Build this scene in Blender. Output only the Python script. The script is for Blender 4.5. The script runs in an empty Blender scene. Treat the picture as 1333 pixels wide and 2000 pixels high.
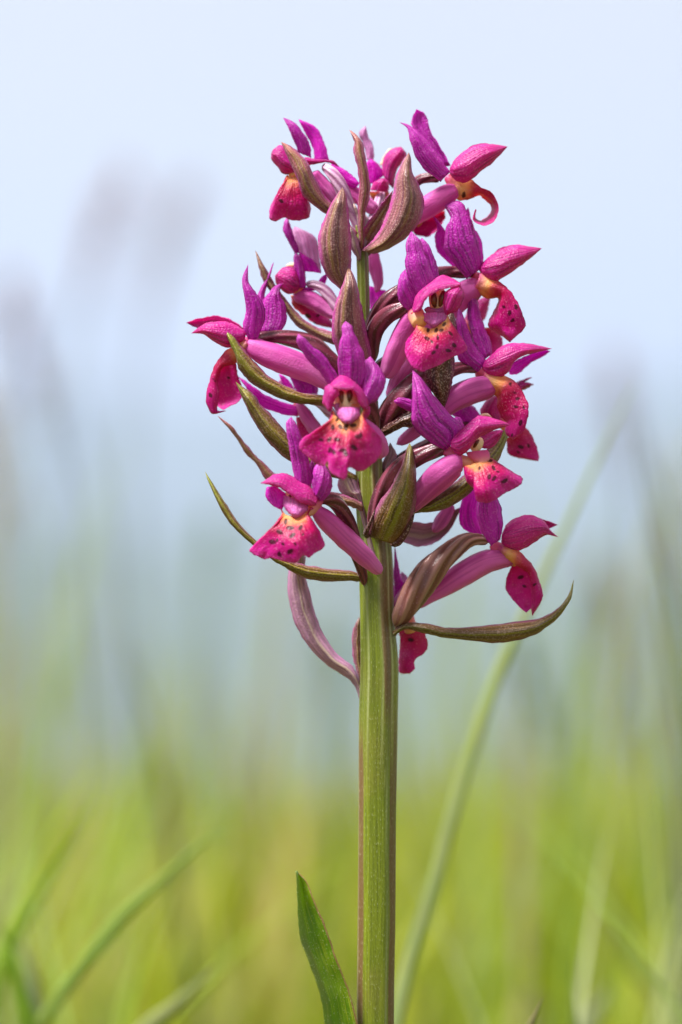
import bpy, math, random
import numpy as np
from mathutils import Vector, noise as mnoise

# ------------------------------------------------------------------ camera, sky, sun, exposure
S = 7.1e-5                      # metres per photo pixel in the plane of the stem
DIST = 0.5                      # camera to stem, metres
FPX = DIST / S                  # focal length in photo pixels
CX, CY, CAMZ = 666.5, 1000.0, 0.151

scene = bpy.context.scene
col = scene.collection
cam_d = bpy.data.cameras.new('camera')
cam = bpy.data.objects.new('camera', cam_d); col.objects.link(cam)
cam.location = (0, -DIST, CAMZ)
cam.rotation_euler = (math.radians(90), 0, 0)
cam_d.sensor_fit = 'VERTICAL'; cam_d.sensor_height = 36.0
cam_d.lens = 36.0 * FPX / 2000.0
cam_d.clip_start = 0.01; cam_d.clip_end = 60000
cam_d.dof.use_dof = True
cam_d.dof.focus_distance = DIST - 0.006
cam_d.dof.aperture_fstop = (cam_d.lens / 1000) / 0.0125
scene.camera = cam

SUN = Vector((-0.44, -0.20, 0.87)).normalized()
world = bpy.data.worlds.new('World'); scene.world = world
world.use_nodes = True
wn, wl = world.node_tree.nodes, world.node_tree.links
wn.clear()
w_out = wn.new('ShaderNodeOutputWorld'); w_bg = wn.new('ShaderNodeBackground')
w_sky = wn.new('ShaderNodeTexSky'); w_sky.sky_type = 'NISHITA'; w_sky.sun_disc = False
w_sky.sun_elevation = math.asin(SUN.z); w_sky.sun_rotation = math.atan2(SUN.x, SUN.y)
w_sky.altitude = 900; w_sky.air_density = 1.2; w_sky.dust_density = 2.0
w_tc = wn.new('ShaderNodeTexCoord'); w_no = wn.new('ShaderNodeTexNoise')
w_no.inputs['Scale'].default_value = 2.2; w_no.inputs['Detail'].default_value = 6
w_mr = wn.new('ShaderNodeMapRange')
w_mr.inputs['From Min'].default_value = 0.30; w_mr.inputs['From Max'].default_value = 0.62
w_mr.inputs['To Min'].default_value = 0.78; w_mr.inputs['To Max'].default_value = 1.0
w_mix = wn.new('ShaderNodeMix'); w_mix.data_type = 'RGBA'
w_mix.inputs[7].default_value = (6.7, 6.55, 6.6, 1)      # thin bright overcast
wl.new(w_tc.outputs['Generated'], w_no.inputs['Vector'])
wl.new(w_no.outputs['Fac'], w_mr.inputs['Value'])
wl.new(w_mr.outputs['Result'], w_mix.inputs[0])
wl.new(w_sky.outputs['Color'], w_mix.inputs[6])
wl.new(w_mix.outputs[2], w_bg.inputs['Color'])
w_bg.inputs['Strength'].default_value = 0.05
wl.new(w_bg.outputs['Background'], w_out.inputs['Surface'])

sun_d = bpy.data.lights.new('sun', 'SUN'); sun_d.energy = 4.3; sun_d.angle = math.radians(14)
sun_d.color = (1.0, 0.98, 0.95)
sun = bpy.data.objects.new('sun', sun_d); col.objects.link(sun)
sun.rotation_euler = SUN.to_track_quat('Z', 'Y').to_euler()
sun.location = (-2, 1, 4)

scene.view_settings.view_transform = 'Standard'; scene.view_settings.look = 'None'
scene.view_settings.exposure = 1.42; scene.view_settings.gamma = 1.0
scene.view_settings.use_curve_mapping = False
scene.render.engine = 'CYCLES'
scene.cycles.use_denoising = True
scene.cycles.max_bounces = 10; scene.cycles.diffuse_bounces = 5
scene.cycles.transmission_bounces = 8; scene.cycles.volume_bounces = 1
scene.cycles.sample_clamp_indirect = 6.0
scene.cycles.use_preview_denoising = False

# ------------------------------------------------------------------ helpers
def C(h, k=1.0):
    h = h.lstrip('#'); v = [int(h[i:i+2], 16) / 255 for i in (0, 2, 4)]
    v = [((c + 0.055) / 1.055) ** 2.4 if c > 0.04045 else c / 12.92 for c in v]
    return tuple(min(1, c * k) for c in v) + (1.0,)

def unproj(p):
    """(n,3) photo px, py, depth in px behind the stem plane -> world metres"""
    p = np.asarray(p, float); k = 1 + p[..., 2] / FPX
    return np.stack([(p[..., 0] - CX) * S * k, p[..., 2] * S, CAMZ - (p[..., 1] - CY) * S * k], -1)

def at(px, py, dist):
    """photo pixel at a distance from the camera -> world metres"""
    return np.array([(px - CX) / FPX * dist, dist - DIST, CAMZ - (py - CY) / FPX * dist])

def crom(pts, n):
    """uniform Catmull-Rom through pts, n samples"""
    p = np.asarray(pts, float); m = len(p)
    if m == 1: return np.repeat(p, n, 0)
    q = np.vstack([2 * p[0] - p[1], p, 2 * p[-1] - p[-2]])
    t = np.linspace(0, m - 1, n); i = np.minimum(t.astype(int), m - 2); f = (t - i)[:, None]
    a, b, c, d = q[i], q[i + 1], q[i + 2], q[i + 3]
    return 0.5 * (2 * b + (c - a) * f + (2 * a - 5 * b + 4 * c - d) * f ** 2 + (3 * b - a - 3 * c + d) * f ** 3)

def lin(v, n):
    v = np.atleast_1d(np.asarray(v, float))
    return np.interp(np.linspace(0, 1, n), np.linspace(0, 1, len(v)), v) if len(v) > 1 else np.full(n, v[0])

def smooth(v, n):
    v = np.atleast_1d(np.asarray(v, float))
    return crom(v[:, None], n)[:, 0] if len(v) > 2 else lin(v, n)

CROPS = {'p': (0, 0, 1), 'A': (500, 200, .225), 'B': (760, 200, .225), 'C': (350, 480, .2476), 'D': (560, 480, .15),
         'E': (700, 440, .285), 'F': (560, 620, .165), 'G': (760, 660, .2476), 'H': (380, 800, .255), 'I': (680, 840, .165),
         'J': (740, 950, .3), 'K': (540, 1050, .21), 'L': (560, 1600, .2), 'a': (520, 220, .115), 'b': (640, 230, .15),
         'c': (440, 700, .165), 'd': (720, 560, .16), 'e': (660, 820, .135), 'f': (480, 420, .15)}

def P(crop, s):
    ox, oy, k = CROPS[crop]
    return np.array([[ox + k * float(a) for a in w.split(',')[:1]] + [oy + k * float(w.split(',')[1])] for w in s.split()])

def link(name, verts, faces, mat, parent=None, uvs=None, attrs=None, smooth_sh=True):
    me = bpy.data.meshes.new(name)
    me.from_pydata([tuple(v) for v in verts], [], faces)
    if smooth_sh: me.polygons.foreach_set('use_smooth', [True] * len(me.polygons))
    if uvs is not None:
        uv = me.uv_layers.new(name='UVMap')
        idx = np.empty(len(me.loops), int); me.loops.foreach_get('vertex_index', idx)
        uv.data.foreach_set('uv', np.asarray(uvs, np.float32)[idx].ravel())
    for k, v in (attrs or {}).items():
        v = np.asarray(v, np.float32)
        if v.ndim == 2:
            a = me.color_attributes.new(k, 'FLOAT_COLOR', 'POINT'); a.data.foreach_set('color', v.ravel())
        else:
            a = me.attributes.new(k, 'FLOAT', 'POINT'); a.data.foreach_set('value', v)
    me.materials.append(mat)
    o = bpy.data.objects.new(name, me); col.objects.link(o)
    if parent is not None: o.parent = parent
    return o

ROOT = np.zeros(3)               # set to the orchid's base further down
_seed = [0]

def n3(p, s, seed):
    return mnoise.noise(Vector((p[0] * s + seed * 7.31, p[1] * s - seed * 3.17, p[2] * s + seed)))

def sheet(parent, name, mat, A, B, bulge=8, keel=0, curl=0, T=2.6, rough=1.6, pleat=0.0, nu=26, nv=13,
          rad='t', spots=None, seed=None, wave=0.0, rad0=0.0):
    """closed thin skin ruled between two edge curves A and B (px, py, depth)"""
    if seed is None: _seed[0] += 1; seed = _seed[0]
    a, b = crom(A, nu), crom(B, nu)
    s = np.linspace(0, 1, nv); t = np.linspace(0, 1, nu)
    g = a[:, None] * (1 - s)[None, :, None] + b[:, None] * s[None, :, None]
    bu, ke, cu = smooth(bulge, nu), smooth(keel, nu), smooth(curl, nu)
    wid = np.linalg.norm(b - a, axis=1); wid = np.minimum(1, wid / (wid.max() * .5 + 1e-6))
    x = 2 * s - 1
    off = bu[:, None] * (1 - x ** 2)[None] + ke[:, None] * (1 - np.abs(x))[None] + cu[:, None] * (x ** 4)[None]
    off = off * wid[:, None]
    if pleat: off = off + pleat * np.cos(x * 3 * math.pi + .6)[None] * wid[:, None] * (1 - x ** 8)[None]
    if wave: off = off + wave * np.sin(t * 9 + seed)[:, None] * (np.abs(x) ** 2)[None] * wid[:, None]
    g[..., 2] -= off
    if rough:
        for i in range(nu):
            for j in range(nv):
                q = g[i, j]; k = rough * wid[i]
                g[i, j, 2] += k * 1.5 * n3(q, .035, seed) + (0 if spots is None else k * .45 * n3(q, .09, seed + 20) + 7 * wid[i] * n3(q, .022, seed + 20))
                g[i, j, 0] += k * n3(q, .05, seed + 40); g[i, j, 1] += k * n3(q, .05, seed + 80)
    if rough:                              # slightly nicked, uneven margins
        for i in range(nu):
            for j in (0, 1, nv - 2, nv - 1):
                q = g[i, j]; k = (1.7 if j in (0, nv - 1) else .8) * wid[i]
                g[i, j, 0] += k * n3(q, .17, seed + 5); g[i, j, 1] += k * n3(q, .17, seed + 9); g[i, j, 2] += 1.5 * k * n3(q, .10, seed + 13)
    pxy = g[..., :2].copy()
    w = unproj(g)
    du = np.gradient(w, axis=0); dv = np.gradient(w, axis=1)
    n = np.cross(du, dv); ln = np.linalg.norm(n, axis=-1, keepdims=True)
    n = n / np.maximum(ln, 1e-16)
    for i in range(nu):
        if ln[i].max() < 1e-12: n[i] = n[i - 1] if i else n[i + 1]
    th = T * S * 0.5 * (0.25 + 0.75 * (1 - np.abs(x) ** 3))[None, :] * np.minimum(1, 0.3 + 3 * wid)[:, None]
    f, k = w + n * th[..., None], w - n * th[..., None]
    V = np.concatenate([f.reshape(-1, 3), k.reshape(-1, 3)]) - ROOT
    N = nu * nv; F = []
    for i in range(nu - 1):
        for j in range(nv - 1):
            q = i * nv + j
            F.append((q, q + nv, q + nv + 1, q + 1)); F.append((N + q, N + q + 1, N + q + nv + 1, N + q + nv))
    for i in range(nu - 1):
        q = i * nv; F.append((q, N + q, N + q + nv, q + nv)); q += nv - 1; F.append((q, q + nv, N + q + nv, N + q))
    for j in range(nv - 1):
        q = j; F.append((q, q + 1, N + q + 1, N + q)); q = (nu - 1) * nv + j; F.append((q, N + q, N + q + 1, q + 1))
    uv = np.stack(np.broadcast_arrays(s[None, :], t[:, None]), -1).reshape(-1, 2)
    uv2 = np.concatenate([uv, uv])
    at_ = None
    if spots is not None:
        r = rad0 + (1 - rad0) * uv[:, 1] ** .62 if rad == 't' else .24 + .76 * uv[:, 0]
        sp = np.zeros(N); q = pxy.reshape(-1, 2)
        for (sx, sy, sr) in spots:
            an = (sx * 1.7 + sy * .9) % 3.14; ca, sa = math.cos(an), math.sin(an); ex, ey = q[:, 0] - sx, q[:, 1] - sy
            dd = np.hypot((ex * ca + ey * sa) * .72, (ey * ca - ex * sa) * 1.25); sp = np.maximum(sp, np.clip(1.5 - dd / (sr * 1.12), 0, 1))
        g_ = uv[:, 0] if rad == 't' else uv[:, 1]
        at_ = {'ang': np.concatenate([g_, g_]), 'rad': np.concatenate([r, r]), 'spot': np.concatenate([sp, sp])}
    return link(name, V, F, mat, parent, uv2, at_)

def petal(parent, name, mat, crop, L, R, tip=None, d=0, tilt=0, **kw):
    l, r = P(crop, L), P(crop, R)
    if tip: tp = P(crop, tip); l = np.vstack([l, tp]); r = np.vstack([r, tp])
    dl, dr = lin(np.asarray(smooth(d, len(l))) - lin(tilt, len(l)), len(l)), lin(np.asarray(smooth(d, len(r))) + lin(tilt, len(r)), len(r))
    return sheet(parent, name, mat, np.column_stack([l, dl]), np.column_stack([r, dr]), **kw)

def lip_fan(parent, crop, A, B, dA, dB, spots='', bulge=20, n_auto=0, nu=72, nv=34, **kw):
    a, b = P(crop, A), P(crop, B)
    ox, oy, k = CROPS[crop]
    sp = []
    for w in spots.split():
        x, y, r = map(float, w.split(',')); sp.append((ox + k * x, oy + k * y, k * r))
    return sheet(parent, 'lip', M['lip'], np.column_stack([a, smooth(dA, len(a))]), np.column_stack([b, smooth(dB, len(b))]),
                 bulge=bulge, nu=nu, nv=nv, rad='s', spots=sp, rough=1.8, **kw)

def lip_side(parent, crop, L, R, tip=None, d=0, tilt=0, spots='', bulge=15, **kw):
    ox, oy, k = CROPS[crop]; sp = []
    for w in spots.split():
        x, y, r = map(float, w.split(',')); sp.append((ox + k * x, oy + k * y, k * r))
    return petal(parent, 'lip', M['lip'], crop, L, R, tip, d, tilt, spots=sp, rad='t', bulge=bulge, nu=44, nv=26, rough=1.8, **kw)

def tube(parent, name, mat, crop, pts, d=0, ribs=0, amp=0.12, twist=0.0, nseg=18, n=30, flat=1.0, cap=True, rough=0.5, spots=None):
    """tapered tube along 'x,y,r' points of a crop, depth list d"""
    ox, oy, k = CROPS[crop]
    a = np.array([[float(c) for c in w.split(',')] for w in pts.split()])
    a = np.column_stack([ox + k * a[:, 0], oy + k * a[:, 1], smooth(d, len(a)), k * a[:, 2]])
    c = crom(a, n); r = np.maximum(c[:, 3], 0.3) * S
    if cap:
        tt = np.linspace(0, 1, n); e = np.clip((1 - tt) / .10, 0, 1); r = r * np.sqrt(1 - (1 - e) ** 2 * .995)
        e = np.clip(tt / .06, 0, 1); r = r * np.sqrt(1 - (1 - e) ** 2 * .99)
    w = unproj(c[:, :3]); tan = np.gradient(w, axis=0); tan /= np.linalg.norm(tan, axis=1, keepdims=True)
    up = np.cross(tan[0], (0, 1, 0)); up /= max(1e-9, np.linalg.norm(up))
    V = []; UV = []
    _seed[0] += 1
    for i in range(n):
        up = up - tan[i] * np.dot(up, tan[i]); up /= np.linalg.norm(up); sd = np.cross(tan[i], up)
        for j in range(nseg + 1):
            th = 2 * math.pi * j / nseg
            rr = r[i] * (1 + (amp * math.cos(ribs * (th + twist * i / n)) if ribs else 0))
            p = w[i] + up * math.cos(th) * rr + sd * math.sin(th) * rr * flat
            if rough: p = p * 1.0 + S * rough * n3(p / S, .06, _seed[0]) * np.array([1, 1, 1]) * min(1, r[i] / (3 * S))
            V.append(p - ROOT); UV.append((j / nseg, i / (n - 1)))
    m = nseg + 1
    F = [(i * m + j, i * m + j + 1, (i + 1) * m + j + 1, (i + 1) * m + j) for i in range(n - 1) for j in range(nseg)]
    F.append(tuple(range(nseg - 1, -1, -1))); F.append(tuple((n - 1) * m + j for j in range(nseg)))
    # weld the seam so the tube is closed
    rem = {i * m + nseg: i * m for i in range(n)}
    at_ = None
    return link(name, V, F, mat, parent, UV, at_)

# ------------------------------------------------------------------ materials
class NT:
    def __init__(s, name):
        s.m = bpy.data.materials.new(name); s.m.use_nodes = True
        s.t = s.m.node_tree; s.t.nodes.clear()
        s.out = s.t.nodes.new('ShaderNodeOutputMaterial')
    def n(s, kind, **kw):
        x = s.t.nodes.new('ShaderNode' + kind)
        for k, v in kw.items(): setattr(x, k, v)
        return x
    def l(s, a, b): s.t.links.new(a, b)
    def put(s, sock, v):
        if hasattr(v, 'is_linked') or hasattr(v, 'links'): s.l(v, sock)
        else: sock.default_value = v
    def math(s, op, a, b=0.0, c=None, clamp=False):
        x = s.n('Math', operation=op); x.use_clamp = clamp
        s.put(x.inputs[0], a); s.put(x.inputs[1], b)
        if c is not None: s.put(x.inputs[2], c)
        return x.outputs[0]
    def mix(s, f, a, b, mode='MIX'):
        x = s.n('Mix', data_type='RGBA', blend_type=mode); x.clamp_factor = True
        s.put(x.inputs[0], f); s.put(x.inputs[6], a); s.put(x.inputs[7], b); return x.outputs[2]
    def rng(s, v, a, b, c=0.0, d=1.0, smooth=True):
        x = s.n('MapRange'); x.interpolation_type = 'SMOOTHSTEP' if smooth else 'LINEAR'
        s.put(x.inputs['Value'], v)
        for k, q in zip(('From Min', 'From Max', 'To Min', 'To Max'), (a, b, c, d)): x.inputs[k].default_value = q
        return x.outputs['Result']
    def noise(s, vec, scale, detail=2.0, dim='3D'):
        x = s.n('TexNoise'); x.noise_dimensions = dim
        if vec is not None: s.l(vec, x.inputs['Vector'])
        x.inputs['Scale'].default_value = scale; x.inputs['Detail'].default_value = detail
        return x.outputs['Fac']
    def vec(s, x, y, z=0.0):
        c = s.n('CombineXYZ'); s.put(c.inputs[0], x); s.put(c.inputs[1], y); s.put(c.inputs[2], z); return c.outputs[0]
    def uv(s):
        u = s.n('UVMap'); u.uv_map = 'UVMap'; x = s.n('SeparateXYZ'); s.l(u.outputs[0], x.inputs[0])
        return x.outputs[0], x.outputs[1]
    def obj(s): return s.n('TexCoord').outputs['Object']
    def rand(s): return s.n('ObjectInfo').outputs['Random']
    def attr(s, nm): return s.n('Attribute', attribute_name=nm).outputs['Fac']
    def finish(s, colour, rough=.45, trans=.35, tcol=None, bump=None, spec=.4, sheen=0.0, bstr=.35, bdist=.0001):
        p = s.n('BsdfPrincipled'); s.put(p.inputs['Base Color'], colour); s.put(p.inputs['Roughness'], rough)
        p.inputs['Specular IOR Level'].default_value = spec
        if sheen:
            p.inputs['Sheen Weight'].default_value = sheen; p.inputs['Sheen Roughness'].default_value = .4
        last = p.outputs[0]
        if bump is not None:
            b = s.n('Bump'); b.inputs['Strength'].default_value = bstr; b.inputs['Distance'].default_value = bdist
            s.l(bump, b.inputs['Height']); s.l(b.outputs[0], p.inputs['Normal'])
        if trans:
            t = s.n('BsdfTranslucent'); s.put(t.inputs['Color'], tcol if tcol is not None else colour)
            m = s.n('MixShader'); m.inputs[0].default_value = trans
            s.l(last, m.inputs[1]); s.l(t.outputs[0], m.inputs[2]); last = m.outputs[0]
        s.l(last, s.out.inputs['Surface'])
        return s.m

def veins(t, u, v, freq=26, stretch=1.3):
    r = t.math('MULTIPLY', t.rand(), 30.0)
    return t.noise(t.vec(t.math('MULTIPLY_ADD', u, freq, r), t.math('MULTIPLY', v, stretch), r), 1.0, 2.0)

def m_petal(name, base, edge, tip, tcol, vein=.5, trans=.46, glit=.24, rough=.42, pale=None):
    t = NT(name); u, v = t.uv(); o = t.obj()
    e = t.math('ABSOLUTE', t.math('MULTIPLY_ADD', u, 2.0, -1.0))
    c = t.mix(t.rng(e, .55, 1.0), base, edge)
    c = t.mix(t.rng(v, .55, 1.0), c, tip)
    big = t.noise(o, 260, 2)
    c = t.mix(t.rng(big, .3, .7, 0, .45), c, edge)
    vn = veins(t, u, v, 15, 1.6); v2 = veins(t, u, v, 34, 2.2)
    dk = tuple(x * .30 for x in base[:3]) + (1,)
    c = t.mix(t.rng(vn, .52, .64, 0, vein), c, dk)
    c = t.mix(t.rng(v2, .50, .66, 0, vein * .5), c, dk)
    fine = t.noise(o, 4300, 0)
    c = t.mix(t.rng(fine, .52, .76, 0, glit), c, pale or C('#f4a8e4'))  # sparkle painted into the petal colour as fine pale flecks
    hgt = t.math('ADD', t.math('MULTIPLY', vn, -2.4), t.math('MULTIPLY', fine, .9))
    hgt = t.math('ADD', hgt, t.math('MULTIPLY', t.noise(o, 500, 1), 1.5))
    return t.finish(c, rough, trans, t.mix(t.rng(vn, .50, .66, 0, .5), tcol, tuple(x * .3 for x in tcol[:3]) + (1,)), hgt, .45, bstr=.6, bdist=.00022)

def m_lip():
    t = NT('lip_petal'); o = t.obj(); r = t.attr('rad'); sp = t.attr('spot')
    nz = t.noise(o, 420, 3); fine = t.noise(o, 4300, 0); nz2 = t.noise(o, 900, 2)
    rr = t.math('ADD', r, t.math('MULTIPLY_ADD', nz, .24, -.12))
    cr = t.n('ValToRGB'); t.l(rr, cr.inputs[0]); e = cr.color_ramp.elements
    e[0].position = .0; e[0].color = C('#cf5c9a'); e[1].position = 1.0; e[1].color = C('#d444a8')
    for p, h in ((.12, '#e4949a'), (.24, '#f6c680'), (.34, '#ee9a62'), (.44, '#c63460'), (.55, '#ae0654'), (.72, '#b80a78'), (.90, '#c2188e')):
        q = e.new(p); q.color = C(h)
    c = cr.outputs[0]
    c = t.mix(t.rng(nz2, .52, .68, 0, .40), c, C('#80043c'))
    rv = t.noise(t.vec(t.math('MULTIPLY', t.attr('ang'), 38.0), t.math('MULTIPLY', r, 2.2), t.math('MULTIPLY', t.rand(), 20.0)), 1.0, 2)
    c = t.mix(t.math('MULTIPLY', t.rng(rv, .52, .66), t.rng(r, .30, .45, 0, .5)), c, C('#7c0440'))
    c = t.mix(t.rng(fine, .62, .82, 0, .35), c, C('#f8a0d4'))  # pale pink flecks paint the glitter into the lip colour
    s2 = t.rng(t.math('ADD', sp, t.math('MULTIPLY_ADD', nz2, .7, -.35)), .34, .70, 0, .9)
    c = t.mix(s2, c, C('#3c0012'))
    tc = t.mix(t.rng(rr, .22, .40), C('#ffa060'), C('#f0106c')); tc = t.mix(t.rng(rr, .5, .85), tc, C('#f414a4')); tc = t.mix(s2, tc, C('#400414'))
    return t.finish(c, .38, .42, tc, t.math('ADD', t.math('MULTIPLY', fine, .9), t.math('ADD', t.math('MULTIPLY', nz2, .8), t.math('MULTIPLY', rv, -1.8))), .32, bstr=.45, bdist=.00022)

def m_throat():
    t = NT('throat_flesh'); u, v = t.uv(); o = t.obj(); nz = t.noise(o, 500, 3)
    q = t.math('ADD', v, t.math('MULTIPLY_ADD', nz, .4, -.2))
    cr = t.n('ValToRGB'); t.l(q, cr.inputs[0]); e = cr.color_ramp.elements
    e[0].position = .05; e[0].color = C('#c8468c'); e[1].position = 1.0; e[1].color = C('#f2c080')
    for p, h in ((.35, '#d45c8c'), (.7, '#e49888')):
        x = e.new(p); x.color = C(h)
    return t.finish(cr.outputs[0], .42, .35, C('#ff9a60'), veins(t, u, v, 12), .4)

def m_spur():
    t = NT('spur_skin'); u, v = t.uv(); o = t.obj()
    c = t.mix(t.rng(t.noise(o, 230, 2), .3, .7), C('#d866b2'), C('#c44a9e'))
    c = t.mix(t.rng(v, .35, 1.0, 0, .55), c, C('#d98ac4'))
    vn = veins(t, u, v, 14, .8); c = t.mix(t.rng(vn, .5, .64, 0, .55), c, C('#8a2470'))
    fine = t.noise(o, 4300, 0)
    return t.finish(c, .5, .33, C('#f070c8'), t.math('ADD', t.math('MULTIPLY', vn, -1.0), t.math('MULTIPLY', fine, .6)), .3, sheen=.08, bstr=.45, bdist=.00016)

def m_ovary(name, a, b):
    t = NT(name); u, v = t.uv(); o = t.obj()
    st = t.math('SINE', t.math('MULTIPLY', t.math('ADD', u, t.math('MULTIPLY', v, .55)), 6.2832 * 6))
    nz = t.noise(o, 350, 3)
    c = t.mix(t.rng(t.math('ADD', st, nz), -.3, 1.2), a, b)
    fine = t.noise(o, 4300, 0)
    c = t.mix(t.rng(fine, .68, .8, 0, .25), c, C('#c08aa0'))
    return t.finish(c, .36, .10, C('#a03040'), t.math('ADD', fine, t.math('MULTIPLY', st, .5)), .5, sheen=.15, bstr=.35)

def m_bract(name, body, mid, edge, tipc, glit=.24, trans=.28):
    t = NT(name); u, v = t.uv(); o = t.obj()
    x = t.math('MULTIPLY_ADD', u, 2.0, -1.0); e = t.math('ABSOLUTE', x)
    vn = veins(t, u, v, 9, .9); v2 = veins(t, u, v, 24, 1.2); nz = t.noise(o, 300, 3)
    c = t.mix(t.rng(nz, .35, .65), body, tuple(q * .72 for q in body[:3]) + (1,))
    c = t.mix(t.math('MULTIPLY', t.rng(t.math('ADD', e, t.math('MULTIPLY_ADD', vn, 1.2, -.6)), .42, .02), .9), c, mid)
    c = t.mix(t.rng(t.math('ADD', v, t.math('MULTIPLY_ADD', nz, .3, -.15)), .70, .96, 0, .75), c, tipc)
    dk = tuple(q * .32 for q in body[:3]) + (1,)
    c = t.mix(t.rng(vn, .53, .60, 0, .8), c, dk); c = t.mix(t.rng(v2, .52, .62, 0, .55), c, dk)
    c = t.mix(t.rng(t.math('ADD', e, t.math('MULTIPLY_ADD', nz, .3, -.15)), .70, .92), c, edge)
    fine = t.noise(o, 4300, 0)
    c = t.mix(t.rng(fine, .50, .72, 0, glit), c, C('#ecc4bc'))  # painted glints: pale grains mixed into the bract colour
    h = t.math('ADD', t.math('MULTIPLY', vn, -2.6), t.math('MULTIPLY', fine, .45))
    return t.finish(c, .4, trans, t.mix(.5, edge, mid), h, .5, bstr=.65, bdist=.00022)

def m_stem():
    t = NT('stem_skin'); u, v = t.uv(); o = t.obj()
    ang = t.attr('wing'); nz = t.noise(o, 260, 3)
    sep = t.n('SeparateXYZ'); t.l(o, sep.inputs[0])
    streak = t.noise(t.vec(t.math('MULTIPLY', u, 60.0), t.math('MULTIPLY', sep.outputs[2], 90.0)), 1.0, 3)
    c = t.mix(t.rng(streak, .35, .68), C('#747e12'), C('#5a640a'))
    c = t.mix(t.rng(t.noise(o, 70, 3), .45, .75, 0, .5), c, C('#86703c'))
    c = t.mix(t.rng(t.math('ADD', ang, t.math('ADD', t.math('MULTIPLY_ADD', streak, .6, -.3), t.math('MULTIPLY_ADD', t.noise(o, 60, 2), .7, -.35))), .38, .72, 0, .9), c, C('#6c4c30'))
    c = t.mix(t.rng(streak, .66, .74, 0, .5), c, C('#b0b060'))
    c = t.mix(t.math('MULTIPLY', t.attr('rib'), .55), c, C('#c6c692'))
    fine = t.noise(t.vec(t.math('MULTIPLY', u, 110.0), t.math('MULTIPLY', sep.outputs[2], 1800.0)), 1.0, 1)
    c = t.mix(t.rng(fine, .58, .78, 0, .26), c, C('#d0cfa0'))
    c = t.mix(t.rng(fine, .42, .28, 0, .35), c, C('#4c5208'))
    return t.finish(c, .42, .06, C('#a8c020'), t.math('ADD', fine, streak), .45, bstr=.4)

def m_leaf():
    t = NT('leaf_skin'); u, v = t.uv(); o = t.obj()
    sep = t.n('SeparateXYZ'); t.l(o, sep.inputs[0])
    lines = t.noise(t.vec(t.math('MULTIPLY', u, 55.0), t.math('MULTIPLY', v, 6.0)), 1.0, 2)
    c = t.mix(t.rng(t.noise(o, 150, 3), .35, .7), C('#5c7e10'), C('#8ea818'))
    c = t.mix(t.rng(lines, .54, .64, 0, .8), c, C('#b4b434'))
    c = t.mix(t.rng(lines, .46, .36, 0, .6), c, C('#34500a'))
    c = t.mix(t.rng(u, .26, .14, 0, .7), c, C('#6c6238'))
    c = t.mix(t.rng(u, .955, .985), c, C('#a06050'))
    fine = t.noise(o, 4300, 0)
    c = t.mix(t.rng(fine, .64, .78, 0, .5), c, C('#c8c890'))
    return t.finish(c, .4, .35, C('#a8d018'), t.math('ADD', fine, lines), .5, bstr=.4)

def m_plain(name, c1, c2, scale=600, rough=.5, trans=.0, tcol=None, spec=.4):
    t = NT(name); o = t.obj(); c = t.mix(t.rng(t.noise(o, scale, 3), .35, .65), c1, c2)
    return t.finish(c, rough, trans, tcol, t.noise(o, scale * 6, 1), spec, bstr=.2)

def m_grass(name, trans=.55):
    t = NT(name); a = t.n('Attribute', attribute_name='tone').outputs['Color']
    return t.finish(a, .5, trans, t.mix(1.0, a, (1.0, 1.0, .7, 1), 'MULTIPLY'), None, .35)

M = {}
M['sepal'] = m_petal('sepal_purple', C('#b018a2'), C('#c83eb8'), C('#cc58c0'), C('#f416e0'), vein=.65)
M['sepal_bright'] = m_petal('sepal_painted_glow', C('#d018bc'), C('#dc38cc'), C('#d844c8'), C('#ff18ec'), vein=.4, trans=.62)  # backlit glow painted in: brighter base colour than the plain sepal
M['sepal_pale'] = m_petal('sepal_pale_pink', C('#cc86bc'), C('#d8a4cc'), C('#d8a4cc'), C('#f8a8e8'), vein=.45)
M['hood'] = m_petal('hood_pink', C('#b81a8a'), C('#c8349a'), C('#c83490'), C('#f824b0'), vein=.5)
M['lip'] = m_lip(); M['throat'] = m_throat(); M['spur'] = m_spur()
M['ovary'] = m_ovary('ovary_maroon', C('#4c1020'), C('#762a40'))
M['ovary_brown'] = m_ovary('ovary_brown', C('#6a3830'), C('#9a685e'))
M['ovary_pale'] = m_ovary('ovary_mauve', C('#a86a94'), C('#c89cb8'))
M['bract'] = m_bract('bract_brown', C('#aa6672'), C('#8a6e38'), C('#be4c9a'), C('#a87a60'))
M['bract_olive'] = m_bract('bract_olive', C('#86602e'), C('#8e8426'), C('#984a72'), C('#98a02c'), glit=.22)
M['bract_pink'] = m_bract('bract_rosy', C('#bc6474'), C('#96743c'), C('#c0409a'), C('#bc6468'))
M['bract_dark'] = m_bract('bract_maroon', C('#561c28'), C('#644026'), C('#702450'), C('#6a4430'), glit=.3, trans=.12)
M['bract_pale'] = m_bract('bract_pale_pink', C('#d098bc'), C('#beae90'), C('#cc78b4'), C('#d0b0a0'), trans=.4)
M['stem'] = m_stem(); M['leaf'] = m_leaf()
M['cream'] = m_plain('cream_flesh', C('#f2d2b0'), C('#f0b8a0'), 900, .4, .25, C('#ffd0a0'))
M['anther'] = m_plain('anther_brown', C('#4a140c'), C('#6e2a10'), 900, .35)
M['tongue'] = m_petal('tongue_lilac', C('#d066b0'), C('#c850a4'), C('#c058b0'), C('#f070d0'), vein=.3, trans=.3)
M['grass'] = m_grass('grass_blade')

# ------------------------------------------------------------------ the orchid
def empty(name, loc, parent=None):
    o = bpy.data.objects.new(name, None); col.objects.link(o); o.location = tuple(loc); o.empty_display_size = .02
    if parent: o.parent = parent
    return o

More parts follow.
